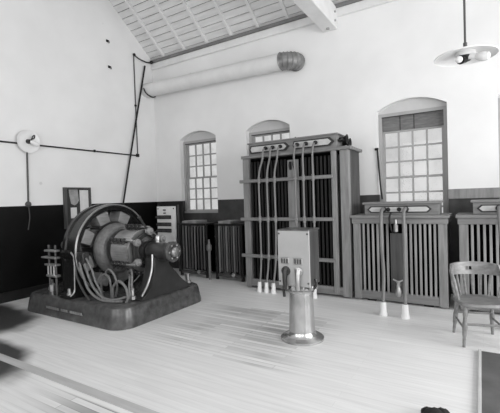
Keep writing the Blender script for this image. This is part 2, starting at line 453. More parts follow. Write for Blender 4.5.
def leadpipe(parent, pts, r, foot, fr, fh):
    p = MB().tube(pts + [(foot[0], foot[1], fh - .02)], r).build('lead_pipe', 'pipe', parent)
    f = MB().lathe([(0, fr * 1.18), (.02, fr * 1.18), (.05, fr), (fh - .02, fr * .86), (fh, fr * .8)], (foot[0], foot[1], 0), n=18).build('foot_sleeve', 'porcelain', p)
    f['label'] = 'white porcelain foot sleeve'
    return p

F = 5.56
# --- tall cabinet
X0, X1, ZT = -3.53, -1.67, 2.24; Y1 = 6.14
t = thing('transformer_cabinet', 'tall slatted wooden transformer cabinet with six pipes down its front', 'transformer', ((X0 + X1) / 2, (F + Y1) / 2, 0))
MB().box(X0 + .02, X1 - .02, F + .07, Y1 - .02, .08, ZT - .02).build('core', 'black', t, smooth=False)
MB().box(X0, X0 + .12, F - .02, F + .06, .02, ZT, .006).build('front_post', 'wood', t, smooth=False)
MB().box(X1 - .13, X1, F - .02, F + .09, .02, ZT, .006).build('front_post', 'wood', t, smooth=False)
MB().box(-1.935, -1.855, F - .03, F + .05, .06, ZT + .03, .006).build('front_post', 'wood', t, smooth=False)
m = MB()
for k in range(6): m.box(X1 - .018, X1 - .002, F + .095 + k * .074, F + .095 + (k + 1) * .074 - .004, .1, ZT)
m.build('side_panel', 'woodd', t, smooth=False)
MB().box(X1 - .06, X1, Y1 - .05, Y1, .02, ZT, .005).build('rear_post', 'woodd', t, smooth=False)
m = MB()
for k in range(6): m.box(X0 + .002, X0 + .018, F + .065 + k * .08, F + .065 + (k + 1) * .08 - .004, .1, ZT)
m.build('side_panel', 'woodd', t, smooth=False)
def grille(a, b_, n, w, z0, z1, mt, par, y=F, dep=.03, name='slat_grille'):
    m = MB()
    for k in range(n):
        xx = a + (b_ - a) * (k + .5) / n; m.box(xx - w / 2, xx + w / 2, y, y + dep, z0, z1, .004)
    return m.build(name, mt, par, smooth=False)
grille(X0 + .13, -2.70, 11, .034, .15, ZT - .06, 'slatd', t, F + .01)
grille(-2.47, -1.945, 8, .034, .15, ZT - .06, 'slatd', t, F + .01)
grille(-1.85, X1 - .135, 1, .022, .15, ZT - .06, 'slatd', t, F + .02)
MB().box(-2.68, -2.49, F - .005, F + .03, .3, ZT - .08, .005).build('centre_board', 'wood', t, smooth=False)
m = MB(); m.tube([(-2.62, F - .03, 2.12), (-2.62, F - .045, 2.06), (-2.615, F - .03, 2.0)], .014); m.box(-2.63, -2.6, F - .03, F, 2.0, 2.13)
m.tube([(-2.555, F - .02, 2.15), (-2.555, F - .05, 2.08), (-2.55, F - .02, 2.02)], .012); m.build('latch', 'conduit', t)
MB().box(X0, X1 - .1, F - .015, F + .06, .04, .16, .006).build('base_rail', 'woodh', t, smooth=False)
for xx in (X0 + .1, X1 - .2):
    MB().box(xx - .08, xx + .08, F + .12, Y1 - .05, 0, .09).build('skid', 'noticewood', t, smooth=False)
MB().box(X0 - .015, X1 + .05, F - .05, Y1 + .02, ZT, ZT + .05, .008).build('top_board', 'woodh', t, smooth=False)
for z in (1.85, 1.2, .57):
    MB().box(-3.575, -1.90, F - .075, F - .028, z - .027, z + .027, .006).build('cross_bar', 'woodh', t, smooth=False)
# terminal box on top
bx = MB(); BZ0, BZ1 = ZT + .05, ZT + .25
bx.box(-3.43, -1.85, F + .03, 6.02, BZ0, BZ1, .006); bx.box(-3.45, -1.83, F + .01, 6.04, BZ1, BZ1 + .022, .005)
bx = bx.build('terminal_box', 'woodh', t, smooth=False); bz = BZ0 + .10
m = MB(); hexplate(m, -3.40, -2.64, bz, .135, F + .012, F + .032, .02, .07); hexplate(m, -2.58, -1.885, bz, .135, F + .012, F + .032, .02, .07); m.build('moulding', 'moulding', bx, smooth=False)
m = MB(); hexplate(m, -3.37, -2.69, bz, .09, F + .004, F + .02, .02, .05); m.build('terminal_plate', 'plate', bx, smooth=False)
m = MB(); hexplate(m, -2.56, -1.935, bz, .09, F + .004, F + .02, .02, .05); m.build('terminal_plate', 'plate', bx, smooth=False)
MB().lathe([(0, .03), (.02, .03), (.03, .015), (.045, .012), (.05, 0)], (-2.63, 5.8, BZ1 + .022), n=12).build('knob', 'noticewood', bx)
m = MB()                                                       # bell-mouthed fittings on the right end of the box
for yy, zz in ((5.72, bz + .03), (5.88, bz - .01)):
    m = MB(); m.lathe([(-1.85, .035), (-1.79, .035), (-1.76, .05), (-1.73, .075), (-1.735, .06), (-1.77, .0)], (0, yy, zz), 'X', 14); m.build('end_fitting', 'noticewood', bx)
m = MB()
m.tube([(-1.84, 5.62, bz), (-1.78, 5.66, bz + .02), (-1.74, 5.8, bz - .06), (-1.70, 5.95, bz - .09)], .018)
m.build('end_pipe', 'noticewood', bx)
tops = [-3.05, -2.915, -2.775, -2.475, -2.325, -2.165]; mids = [-3.165, -3.01, -2.87, -2.50, -2.36, -2.20]; feet = [-3.16, -3.03, -2.90, -2.46, -2.32, -2.19]
for xt, xm, xf in zip(tops, mids, feet):
    pts = [(xt, F + .02, bz), (xt - .01, F - .07, bz - .01), (xt - .02, F - .105, bz - .07), (xt - .035, F - .105, bz - .2), (xm, F - .10, 1.9), (xm, F - .10, 1.2), ((xm + xf) / 2, F - .105, .57), (xf, F - .15, .25)]
    p = leadpipe(t, pts, .0165, (xf, F - .19), .036, .165)
    m = MB()
    m.ball((xt, F - .05, bz - .004), .036, 1, 1.1, .9, 12)
    m.build('elbow_cap', 'conduit', p)
    for z, xx in ((1.85, xm), (1.2, xm), (.57, (xm + xf) / 2)):
        m = MB()
        m.box(xx - .032, xx + .032, F - .125, F - .074, z - .022, z + .022, .01)
        m.cyl((xx, F - .10, z - .05), (xx, F - .10, z + .05), .024)
        m.build('clamp', 'woodh', p)

# --- low cabinets
def low_transformer(x0, label):
    w = 1.24; x1 = x0 + w; y0 = F + .01; y1 = 6.12
    t = thing('transformer_cabinet', label, 'transformer', (x0 + w / 2, (y0 + y1) / 2, 0), group='low slatted transformer cabinets')
    MB().box(x0 + .02, x1 - .02, y0 + .06, y1 - .01, .06, 1.14).build('core', 'black', t, smooth=False)
    for a in (x0, x1 - .105): MB().box(a, a + .105, y0 - .015, y0 + .07, .02, 1.14, .006).build('front_post', 'wood', t, smooth=False)
    for a in (x0, x1 - .02):
        m = MB()
        for k in range(5): m.box(a, a + .02, y0 + .075 + k * .09, y0 + .16 + k * .09, .06, 1.14)
        m.build('side_panel', 'woodd', t, smooth=False)
    MB().box(x0 + .09, x1 - .09, y0 - .005, y0 + .05, .03, .15, .006).build('base_rail', 'woodh', t, smooth=False)
    m = MB(); m.box(x0 - .015, x1 + .015, y0 - .03, y1 + .005, 1.135, 1.215, .006); m.build('frieze_rail', 'woodh', t, smooth=False)
    m = MB(); m.box(x0 - .035, x1 + .035, y0 - .06, y1 + .03, 1.215, 1.255, .01, 2); m.build('cornice', 'woodh', t, smooth=False)
    grille(x0 + .115, x0 + .515, 6, .03, .14, 1.14, 'slat', t, y0 + .0)
    grille(x0 + .70, x1 - .115, 7, .03, .14, 1.14, 'slat', t, y0 + .0)
    cb = MB().box(x0 + .52, x0 + .685, y0 + .005, y0 + .03, .1, 1.0, .004).build('centre_board', 'woodd', t, smooth=False)
    # terminal box
    b0, b1 = x0 + .16, x1 - .09
    m = MB(); m.box(b0, b1, y0 + .05, y1 - .1, 1.255, 1.41, .005); m.box(b0 - .025, b1 + .025, y0 + .025, y1 - .08, 1.41, 1.44, .006, 2)
    bx = m.build('terminal_box', 'woodh', t, smooth=False)
    m = MB(); hexplate(m, b0 + .04, b1 - .09, 1.335, .095, y0 + .036, y0 + .052, .05, .05); m.build('moulding', 'moulding', bx, smooth=False)
    m = MB(); hexplate(m, b0 + .07, b1 - .12, 1.335, .065, y0 + .03, y0 + .045, .035, .035); m.build('terminal_plate', 'plate', bx, smooth=False)
    for dx in (.50, .645):
        m = MB(); m.lathe([(y0 - .005, .012), (y0 - .0, .026), (y0 + .02, .03), (y0 + .035, .022)], (x0 + dx, 0, 1.335), 'Y', 16); m.build('plug', 'conduit', bx)
    for dx, fx in ((.44, .535), (.735, .80)):
        pts = [(x0 + dx, y0 + .04, 1.335), (x0 + dx, y0 - .04, 1.345), (x0 + dx - .005, y0 - .12, 1.30), (x0 + dx - .0, y0 - .17, 1.18), (x0 + dx + .02, y0 - .26, .85), (x0 + fx - .02, y0 - .44, .5)]
        p = leadpipe(t, pts, .024, (x0 + fx, y0 - .60), .045, .17)
        MB().lathe([(y0 + .0, .034), (y0 + .035, .04)], (x0 + dx, 0, 1.335), 'Y', 16).build('collar', 'conduit', p)
    # oil cup hanging under the cornice, drain cock at the foot
    g = MB(); g.lathe([(1.02, .018), (1.03, .032), (1.12, .032), (1.13, .02), (1.2, .012)], (x0 + .61, y0 - .05, 0), n=14); g = g.build('oil_cup', 'steel', t)
    MB().tube([(x0 + .55, y0 - .05, 1.3), (x0 + .53, y0 - .07, 1.2), (x0 + .55, y0 - .07, 1.08), (x0 + .57, y0 - .05, 1.02), (x0 + .64, y0 - .05, 1.015)], .012).build('bracket', 'conduit', g)
    c = MB(); c.cyl((x0 + .63, y0 + .03, .27), (x0 + .63, y0 - .09, .27), .022); c.lathe([(.12, .02), (.14, .038), (.2, .042), (.24, .028), (.30, .02), (.33, .03), (.34, .03)], (x0 + .63, y0 - .07, 0), n=14); c.tube([(x0 + .56, y0 - .07, .36), (x0 + .63, y0 - .07, .335), (x0 + .70, y0 - .07, .36)], .01)
    c.build('drain_cock', 'brass', t)
    for xx in (x0 + .18, x1 - .30):
        MB().box(xx, xx + .12, y0 + .02, y1 - .05, 0, .07, .005).build('skid', 'noticewood', t, smooth=False)
    return t
lt = low_transformer(-1.628, 'low pale slatted transformer cabinet under the right-hand window, two pipes in front')
dup(lt, (1.378, 0, 0), 'low pale slatted transformer cabinet behind the chair, cut off by the right edge')

# --- two small dark tube banks left of the tall cabinet
def tube_bank(x0, x1, y0, y1, label, n):
    t = thing('tube_bank', label, 'heater bank', ((x0 + x1) / 2, (y0 + y1) / 2, 0), group='dark tube banks against the back wall')
    MB().box(x0, x1, y0 - .02, y1, 1.05, 1.09, .006).build('top_board', 'noticewood', t, smooth=False)
    m = MB(); m.box(x0 + .1, x1 - .25, y0 - .01, y1 - .15, 1.09, 1.14, .006); m.build('top_block', 'wood', t, smooth=False)
    for a in (x0, x1 - .05):
        MB().box(a, a + .05, y0, y0 + .05, 0, 1.05, .005).build('post', 'noticewood', t, smooth=False)
        MB().box(a, a + .05, y1 - .05, y1, 0, 1.05, .005).build('post', 'noticewood', t, smooth=False)
    MB().box(x0 + .03, x1 - .03, y1 - .12, y1 - .06, .05, 1.05).build('back_board', 'black', t, smooth=False)
    MB().box(x0 + .05, x1 - .05, y0 + .005, y0 + .05, .06, .12, .004).build('base_rail', 'woodd', t, smooth=False)
    for k in range(n):
        xx = x0 + .09 + (x1 - x0 - .18) * k / (n - 1); z0 = .14 + .02 * (k % 2)
        MB().tube([(xx, y0 + .03, z0), (xx, y0 + .03, .98), (xx + .005, y0 + .06, 1.03), (xx + .01, y0 + .14, 1.05)], .016 + .006 * (k % 3 == 0), n=8, smooth=3).build('tube', 'conduitg' if (k + n) % 3 else 'pipe', t)
    m = MB(); m.lathe([(y0 - .05, .02), (y0 - .04, .04), (y0 - .02, .04), (y0 + .01, .02)], (x1 - .2, 0, .12), 'Y', 12); m.build('drain_plug', 'brass', t)
    return t
tube_bank(-5.36, -4.64, 5.87, 6.38, 'dark bank of upright tubes below the left window beside the marble panel', 8)
tube_bank(-4.44, -3.80, 5.87, 6.38, 'dark bank of upright tubes right beside the tall cabinet', 9)
m = MB(); m.cyl((-4.53, 5.80, 0), (-4.53, 5.80, .55), .028); m.lathe([(.55, .03), (.58, .05), (.66, .05), (.7, .025), (.78, .02)], (-4.53, 5.80, 0), n=14)
tag(m.build('standpipe', 'pipe'), 'short upright pipe with a valve between the two dark tube banks', 'pipe')

# ------------------------------------------------------------------ switchboard behind the machine
t = thing('switchboard', 'white marble switch panel on a dark back board behind the machine', 'switchboard', (-5.95, 6.25, 0))
MB().box(-6.30, -5.56, 6.22, 6.26, .30, 1.55, .006).build('back_board', 'noticewood', t, smooth=False)
MB().box(-6.27, -5.72, 6.16, 6.20, .55, 1.44, .006).build('marble_panel', 'marble', t, smooth=False)
for a in (-6.29, -5.70): MB().box(a, a + .05, 6.20, 6.26, 0, 1.47, .004).build('angle_post', 'conduitg', t, smooth=False)
for z, xs, w, h in ((1.36, (-6.02,), .07, .028), (1.29, (-6.02,), .06, .025)):
    for xx in xs: MB().box(xx - w / 2, xx + w / 2, 6.13, 6.16, z - h / 2, z + h / 2, .005).build('terminal', 'conduitg', t, smooth=False)
for z, xs in ((1.20, (-6.2, -6.06, -5.93)), (1.04, (-6.19, -6.04, -5.90)), (.90, (-6.19, -6.04, -5.89))):
    m = MB(); m.box(-6.25, -5.84, 6.145, 6.16, z - .04, z + .04)
    sb = m.build('fuse_base', 'noticewood', t, smooth=False)
    for xx in xs:
        m = MB(); m.cyl((xx - .05, 6.12, z), (xx + .05, 6.12, z), .022); m.box(xx - .06, xx - .04, 6.10, 6.15, z - .02, z + .02); m.box(xx + .04, xx + .06, 6.10, 6.15, z - .02, z + .02)
        m.build('fuse', 'conduitg', sb)
for xx in (-6.23, -5.76):
    for z in (.6, 1.39): MB().ball((xx, 6.16, z), .016).build('screw', 'conduitg', t)

# ------------------------------------------------------------------ rotary converter
CY, CZ = 3.75, .87
t = thing('rotary_converter', 'large dark electric machine with round field ring on a rounded iron plinth', 'machine', (-4.7, 3.79, 0))
def rrect(x0, x1, y0, y1, r, n=8):
    P = []
    for cx, cy, a0 in ((x1 - r, y0 + r, -PI / 2), (x1 - r, y1 - r, 0), (x0 + r, y1 - r, PI / 2), (x0 + r, y0 + r, PI)):
        for k in range(n + 1):
            a = a0 + PI / 2 * k / n; P.append((cx + r * math.cos(a), cy + r * math.sin(a)))
    return P
b = MB()
lv = []
for z, ins in ((0, 0), (.03, .0), (.2, .03), (.245, .045), (.262, .075)):
    lv.append([b.bm.verts.new((px, py, z)) for px, py in rrect(-5.90 + ins, -3.68 - ins, 2.955 + ins, 4.63 - ins, .24 - ins * .5)])
for A, B in zip(lv, lv[1:]):
    for k in range(len(A)): b.bm.faces.new((A[k], A[(k + 1) % len(A)], B[(k + 1) % len(B)], B[k]))
b.bm.faces.new(lv[0]); b.bm.faces.new(lv[-1])
pl = b.build('plinth', 'plinth', t)
m = MB(); m.box(-5.24, -4.42, 2.95, 2.968, .10, .155, .006); npl = m.build('name_plate', 'plinth', pl, smooth=False)
xx = -5.21
for word in ((.035, .045, .04, .025, .045, .04), (.035, .045, .04), (.05, .03, .045, .04, .045)):
    m = MB()
    for w in word: m.box(xx, xx + w + .002, 2.942, 2.951, .112, .143, .003); m.box(xx + w, xx + w + .014, 2.946, 2.951, .112, .116); xx += w + .012
    m.build('raised_lettering', 'steel', npl, smooth=False); xx += .045
# yoke
R = .67
m = MB(); m.lathe([(-5.02, .575), (-5.02, .65), (-5.0, R), (-4.94, R), (-4.925, R - .018), (-4.82, R - .018), (-4.80, R), (-4.72, R), (-4.70, R - .02), (-4.70, R - .05), (-4.73, R - .06), (-4.73, .578), (-5.02, .575)], (0, CY, CZ), 'X', 72)
yk = m.build('yoke_ring', 'iron', t)
m = MB(); m.lathe([(-4.712, R - .03), (-4.692, R - .022), (-4.69, R - .012), (-4.70, R - .004), (-4.715, R - .003), (-4.712, R - .03)], (0, CY, CZ), 'X', 72); m.build('rim_bead', 'steel', yk)
def rotX(p, a):
    y, z = p[1] - CY, p[2] - CZ; c, s_ = math.cos(a), math.sin(a)
    return Vector((p[0], CY + y * c - z * s_, CZ + y * s_ + z * c))
NP = 8
for k in range(NP):
    a = 2 * PI * k / NP + math.radians(20)
    m = MB(); m.box(-4.98, -4.73, CY - .10, CY + .10, CZ + .395, CZ + .565, .025, 2)
    for v in m.bm.verts:
        f = 1 + (v.co.z - CZ - .48) * .8
        v.co.y = CY + (v.co.y - CY) * f
        v.co = rotX(v.co, a)
    c = m.build('field_coil', 'coil', t)
    m = MB(); m.box(-4.95, -4.76, CY - .08, CY + .08, CZ + .55, CZ + .60); m.box(-4.97, -4.74, CY - .115, CY + .115, CZ + .355, CZ + .392, .006)
    for v in m.bm.verts: v.co = rotX(v.co, a)
    m.build('pole_core', 'iron2', c, smooth=False)
# armature, its end winding, commutator
m = MB(); m.lathe([(-5.05, .1), (-5.05, .325), (-4.74, .325), (-4.735, .31), (-4.735, .1)], (0, CY, CZ), 'X', 64); m.build('armature_core', 'iron2', t)
m = MB(); m.lathe([(-4.76, .2), (-4.75, .335), (-4.73, .37), (-4.69, .385), (-4.65, .378), (-4.58, .35), (-4.555, .325), (-4.555, .285), (-4.60, .27), (-4.60, .2)], (0, CY, CZ), 'X', 64); ew = m.build('end_winding', 'winding', t)
m = MB(); m.lathe([(-5.25, .2), (-5.22, .31), (-5.05, .33), (-5.04, .2)], (0, CY, CZ), 'X', 48); m.build('rear_winding', 'winding', t)
m = MB()
NB = 54
for k in range(NB):
    a = 2 * PI * k / NB
    q = MB(); q.box(-4.46, -4.08, CY - .0148, CY + .0148, CZ + .18, CZ + .285)
    for v in q.bm.verts: v.co = rotX(v.co, a)
    me = bpy.data.meshes.new('tmp'); q.bm.to_mesh(me); q.bm.free(); m.bm.from_mesh(me); bpy.data.meshes.remove(me)
m.lathe([(-4.455, .1), (-4.455, .276), (-4.085, .276), (-4.085, .1)], (0, CY, CZ), 'X', 48)
cm = m.build('commutator', 'copper', t, smooth=False)
m = MB(); m.lathe([(-4.10, .15), (-4.10, .30), (-4.07, .30), (-4.07, .15), (-4.10, .15)], (0, CY, CZ), 'X', 48); m.build('clamp_ring', 'steel', cm)
MB().lathe([(-6.0, .06), (-6.0, .07), (-3.50, .07), (-3.50, .05)], (0, CY, CZ), 'X', 24).build('shaft', 'steel', t)
# brush rocker with six arms
m = MB(); m.lathe([(-4.04, .20), (-4.04, .25), (-4.005, .25), (-4.005, .20), (-4.04, .20)], (0, CY, CZ), 'X', 48)
for k in range(4):
    a = PI / 4 + k * PI / 2
    m.bar((-4.022, CY + .11 * math.cos(a), CZ + .11 * math.sin(a)), (-4.022, CY + .22 * math.cos(a), CZ + .22 * math.sin(a)), .03, .05)
m.lathe([(-4.05, .08), (-4.05, .13), (-3.99, .13), (-3.99, .08), (-4.05, .08)], (0, CY, CZ), 'X', 32)
rk = m.build('brush_rocker', 'iron2', t)
for k in range(6):
    a = 2 * PI * k / 6 + PI / 6
    cy, cz = CY + .33 * math.cos(a), CZ + .33 * math.sin(a)
    m = MB(); m.cyl((-3.97, cy, cz), (-4.44, cy, cz), .013); m.bar((-4.022, CY + .23 * math.cos(a), CZ + .24 * math.sin(a)), (-4.022, cy, cz), .03, .04)
    arm = m.build('brush_arm', 'brass', rk)
    for q in range(4):
        xx = -4.16 - q * .08
        m = MB(); m.box(xx - .026, xx + .026, CY - .025, CY + .02, CZ + .288, CZ + .365, .006)
        m.tube([(xx, CY - .02, CZ + .35), (xx, CY - .06, CZ + .37), (xx, CY - .05, CZ + .32), (xx, CY - .02, CZ + .30)], .006, 6, 4)
        for v in m.bm.verts: v.co = rotX(v.co, a - PI / 2)
        m.build('brush_holder', 'iron2', arm)
    m = MB(); m.lathe([(-4.00, .028), (-3.995, .05), (-3.97, .055), (-3.945, .05), (-3.94, .03), (-3.92, .022), (-3.91, .012), (-3.91, 0)], (0, CY + .27 * math.cos(a), CZ + .27 * math.sin(a)), 'X', 18)
    m.build('arm_knob', 'coil', arm)
# hand wheel lever of the rocker
m = MB(); m.tube([(-4.03, CY - .12, CZ + .46), (-4.02, CY - .02, CZ + .32), (-3.99, CY + .06, CZ + .18)], .016); m.ball((-4.03, CY - .125, CZ + .47), .026)
m.build('rocker_lever', 'iron2', rk)
# feet of the yoke, front and back
for sg in (-1, 1):
    Yf = lambda d: CY + sg * d
    m = MB(); m.prism([(Yf(.74), .262), (Yf(.74), .31), (Yf(.67), .35), (Yf(.655), .80), (Yf(.70), .83), (Yf(.70), .90), (Yf(.62), .93), (Yf(.55), .80), (Yf(.42), .50), (Yf(.40), .262)], 'X', -5.0, -4.74)
    bmesh.ops.bevel(m.bm, geom=m.bm.edges[:], offset=.012, segments=2, affect='EDGES')
    ft = m.build('yoke_foot', 'iron', t)
    if sg < 0:
        m = MB(); m.tube([(-4.745, Yf(.70), .90), (-4.742, Yf(.66), .80), (-4.742, Yf(.665), .5), (-4.742, Yf(.675), .36), (-4.742, Yf(.735), .305)], .012); m.build('worn_edge', 'steel', ft)
    m = MB(); m.lathe([(.31, .035), (.345, .035), (.35, .022), (.40, .022), (.405, .01)], (-4.80, Yf(.71), 0), n=8); m.build('foot_bolt', 'steel', ft)
# bearing pedestals
def pedestal(x0, x1, ya, yb, neck, front):
    prof = [(ya, .262), (ya + .005, .30), (ya + .12, .34), (ya + .2, .42), (CY - neck, .66), (CY - neck * .92, .80), (CY + neck * .92, .80), (CY + neck, .66), (yb - .2, .42), (yb - .12, .34), (yb - .005, .30), (yb, .262)]
    m = MB(); m.prism(prof, 'X', x0, x1)
    bmesh.ops.bevel(m.bm, geom=m.bm.edges[:], offset=.012, segments=2, affect='EDGES')
    return m.build('bearing_pedestal', 'iron2', t)
p1 = pedestal(-3.95, -3.76, 3.36, 4.34, .135, True)
m = MB(); m.lathe([(-3.96, .09), (-3.955, .115), (-3.90, .125), (-3.70, .125), (-3.62, .115), (-3.60, .135), (-3.55, .14), (-3.53, .13), (-3.52, .08), (-3.52, .05)], (0, CY, CZ), 'X', 36)
bh_ = m.build('bearing_housing', 'iron2', p1)
m = MB(); m.lathe([(-3.556, .139), (-3.54, .142), (-3.525, .135), (-3.522, .128)], (0, CY, CZ), 'X', 36); m.build('end_ring', 'plinth', bh_)
m = MB(); m.lathe([(-3.52, .06), (-3.50, .06), (-3.475, .04), (-3.47, 0)], (0, CY, CZ), 'X', 20)
for k in range(6):
    a = PI / 3 * k; m.ball((-3.518, CY + .095 * math.cos(a), CZ + .095 * math.sin(a)), .014)
m.build('end_cap', 'steel', bh_)
m = MB(); m.lathe([(CZ + .115, .03), (CZ + .17, .035), (CZ + .2, .03), (CZ + .215, .012), (CZ + .22, 0)], (-3.82, CY, 0), n=14); m.build('oil_lid', 'brass', bh_)
m = MB(); m.tube([(-3.80, 3.62, .84), (-3.79, 3.605, .72), (-3.79, 3.58, .60), (-3.79, 3.50, .44), (-3.79, 3.40, .32)], .016); m.build('edge_bead', 'steel', p1)
p2 = pedestal(-5.68, -5.44, 3.40, 4.26, .135, False)
MB().lathe([(-5.80, .05), (-5.80, .11), (-5.76, .125), (-5.42, .125), (-5.38, .11), (-5.37, .09)], (0, CY, CZ), 'X', 32).build('bearing_housing', 'iron2', p2)
# collector rings and brush stand at the left end
for k in range(3):
    xx = -5.20 - k * .0; 
m = MB()
for k in range(3): m.lathe([(-5.31 + k * .028, .1), (-5.31 + k * .028, .22), (-5.295 + k * .028, .22), (-5.295 + k * .028, .1)], (0, CY, CZ), 'X', 40)
m.build('collector_rings', 'copper', t)
bs = MB()
for xx, yy in ((-5.30, 3.07), (-5.14, 3.07)): bs.cyl((xx, yy, .26), (xx, yy, .98), .016)
bs = bs.build('brush_stand', 'plinth', t)
for z, dx in ((.90, 0), (.80, .08), (.70, 0)):
    m = MB(); m.box(-5.36 - dx, -5.09, 3.03, 3.11, z - .012, z + .012, .004); m.build('brush_shelf', 'brass', bs, smooth=False)
m = MB()
for xx in (-5.30, -5.23, -5.16): m.cyl((xx, 3.05, .56), (xx, 3.05, .69), .012)
m.box(-5.33, -5.09, 3.03, 3.11, .53, .56, .006)
m.build('terminal_studs', 'brass', bs)
m = MB(); m.box(-4.735, -4.56, 3.10, 3.2, .74, .90, .012); m.cyl((-4.64, 3.09, .82), (-4.64, 3.12, .82), .05); m.build('terminal_block', 'iron2', t)
# cables looping at the foot of the ring
runs = [
    [(-4.66, 3.12, .84), (-4.62, 3.10, .70), (-4.55, 3.10, .55), (-4.45, 3.10, .40), (-4.28, 3.12, .30), (-4.10, 3.16, .28), (-3.95, 3.22, .285)],
    [(-4.62, 3.14, .84), (-4.55, 3.13, .70), (-4.48, 3.13, .55), (-4.38, 3.13, .42), (-4.22, 3.14, .32), (-4.06, 3.18, .30), (-3.93, 3.27, .33)],
    [(-4.55, 3.14, .82), (-4.46, 3.16, .66), (-4.40, 3.16, .52), (-4.34, 3.18, .40), (-4.32, 3.2, .27)],
    [(-4.74, 3.12, .78), (-4.72, 3.10, .6), (-4.62, 3.09, .45), (-4.52, 3.09, .34), (-4.44, 3.1, .27)],
    [(-4.42, 3.28, .27), (-4.42, 3.26, .48), (-4.33, 3.24, .60), (-4.22, 3.24, .56), (-4.20, 3.25, .42), (-4.22, 3.26, .28)],
    [(-4.16, 3.24, .28), (-4.12, 3.22, .45), (-4.0, 3.22, .54), (-3.90, 3.24, .46), (-3.88, 3.25, .33), (-3.90, 3.24, .27)],
    [(-4.40, 3.30, .56), (-4.28, 3.28, .66), (-4.17, 3.28, .60), (-4.14, 3.3, .45), (-4.18, 3.3, .3)],
    [(-4.05, 3.42, .62), (-3.95, 3.38, .66), (-3.88, 3.33, .58), (-3.86, 3.3, .42)],
    [(-4.02, 3.40, .55), (-3.94, 3.35, .58), (-3.90, 3.30, .50), (-3.88, 3.27, .35)],
]
for k, r_ in enumerate(runs): MB().tube(r_, .017 if k in (0, 1, 5) else .014, 8, 6).build('cable', 'cable' if k not in (3,) else 'cabled', t)
for xx, yy in ((-3.9, 3.34), (-3.86, 4.38), (-5.49, 3.2), (-5.49, 4.33)):
    m = MB(); m.lathe([(.26, .05), (.30, .05), (.31, .03), (.40, .03), (.405, .022)], (xx, yy, .03 if yy > 3.9 or xx > -4 else .03), n=8); m.build('anchor_bolt', 'steel', t)
m = MB(); m.lathe([(.26, .03), (.3, .03), (.31, .045), (.40, .045), (.42, .02)], (-5.30, 3.1, 0), n=14); m.build('oil_cup', 'brass', t)

# ------------------------------------------------------------------ controller pedestal
PX, PY = -1.70, 3.78
t = thing('controller_pedestal', 'pale metal controller box with two handles on a round floor column', 'controller', (PX, PY, 0))
MB().lathe([(0, .235), (.02, .235), (.03, .222), (.036, .17), (.05, .155), (.09, .144)], (PX, PY, 0), n=48).build('floor_flange', 'column', t)
MB().lathe([(.06, .15), (.085, .142), (.3, .134), (.54, .128), (.545, .1)], (PX, PY, 0), n=48).build('column', 'column', t)
m = MB(); m.lathe([(.52, .13), (.52, .145), (.545, .15), (.55, .14), (.575, .14), (.58, .125), (.52, .13)], (PX, PY, 0), n=40)
for k in range(10):
    a = 2 * PI * k / 10 + .2; cx, cy = PX + .165 * math.cos(a), PY + .15 * math.sin(a); m.box(cx - .022, cx + .022, cy - .022, cy + .022, .555, .612, .006)
m.build('collar', 'steel', t)
m = MB(); m.box(PX - .18, PX + .172, 3.63, 3.91, .61, 1.19, .012, 2); bx = m.build('box_body', 'boxside', t, smooth=False)
m = MB(); m.box(PX - .187, PX + .18, 3.617, 3.633, .605, 1.20, .005); fp = m.build('front_panel', 'panelst', t, smooth=False)
m = MB(); m.box(PX - .187, PX + .18, 3.615, 3.915, 1.19, 1.21, .006); m.build('lid', 'boxside', t, smooth=False)
for xx in (PX - .168, PX + .16):
    for z in (.65, 1.165): MB().ball((xx, 3.615, z), .011, 1, .5, 1).build('screw', 'conduitg', fp)
for xx in (PX - .105, PX + .05):
    m = MB(); m.box(xx - .052, xx + .052, 3.606, 3.618, .84, .91, .006); w = m.build('dial_window', 'steel', fp, smooth=False)
    m = MB()
    for q in (-.03, 0, .03): m.box(xx + q - .010, xx + q + .010, 3.602, 3.607, .85, .90, .004)
    m.build('slot', 'conduitg', w, smooth=False)
for xx, mt in ((PX - .095, 'iron2'), (PX + .055, 'steel')):
    m = MB(); m.lathe([(3.595, .03), (3.60, .048), (3.617, .052)], (xx, 0, .765), 'Y', 18)
    m.tube([(xx, 3.60, .79), (xx, 3.585, .72), (xx + .003, 3.575, .65), (xx + .003, 3.58, .575)], lambda u: .03 - .009 * u, 10, 5)
    m.build('handle', mt, t)
m = MB(); m.tube([(PX + .185, 3.74, .68), (PX + .20, 3.74, .64), (PX + .19, 3.74, .60), (PX + .14, 3.75, .54)], .014); m.build('side_pipe', 'iron2', t)
m = MB(); m.tube([(PX - .15, 3.70, .62), (PX - .17, 3.70, .56), (PX - .165, 3.70, .46)], .016); m.build('side_pipe', 'iron2', t)

# ------------------------------------------------------------------ wooden chair
t = thing('wooden_chair', 'worn wooden spindle-back chair with a curved crest rail', 'chair', (-.035, 4.535, 0), math.radians(17))
lc = dict(parent=t, local=True)
m = MB()                                                        # saddle seat
n = 40; top = []; bot = []
for k in range(n):
    a = 2 * PI * k / n; e = .55
    c, s_ = math.cos(a), math.sin(a)
    px = .225 * math.copysign(abs(c) ** e, c); py = .215 * math.copysign(abs(s_) ** e, s_)
    top.append((px, py)); 
r0 = [m.bm.verts.new((p[0] * .93, p[1] * .93, .385)) for p in top]; r1 = [m.bm.verts.new((p[0], p[1], .405)) for p in top]
r2 = [m.bm.verts.new((p[0] * .97, p[1] * .97, .432)) for p in top]; r3 = [m.bm.verts.new((p[0] * .6, p[1] * .6, .420)) for p in top]
cv = m.bm.verts.new((0, 0, .416))
m.bm.faces.new(r0)
for A, B in ((r0, r1), (r1, r2), (r2, r3)):
    for k in range(n): m.bm.faces.new((A[k], A[(k + 1) % n], B[(k + 1) % n], B[k]))
for k in range(n): m.bm.faces.new((r3[k], r3[(k + 1) % n], cv))
m.build('seat', 'chair', **lc)
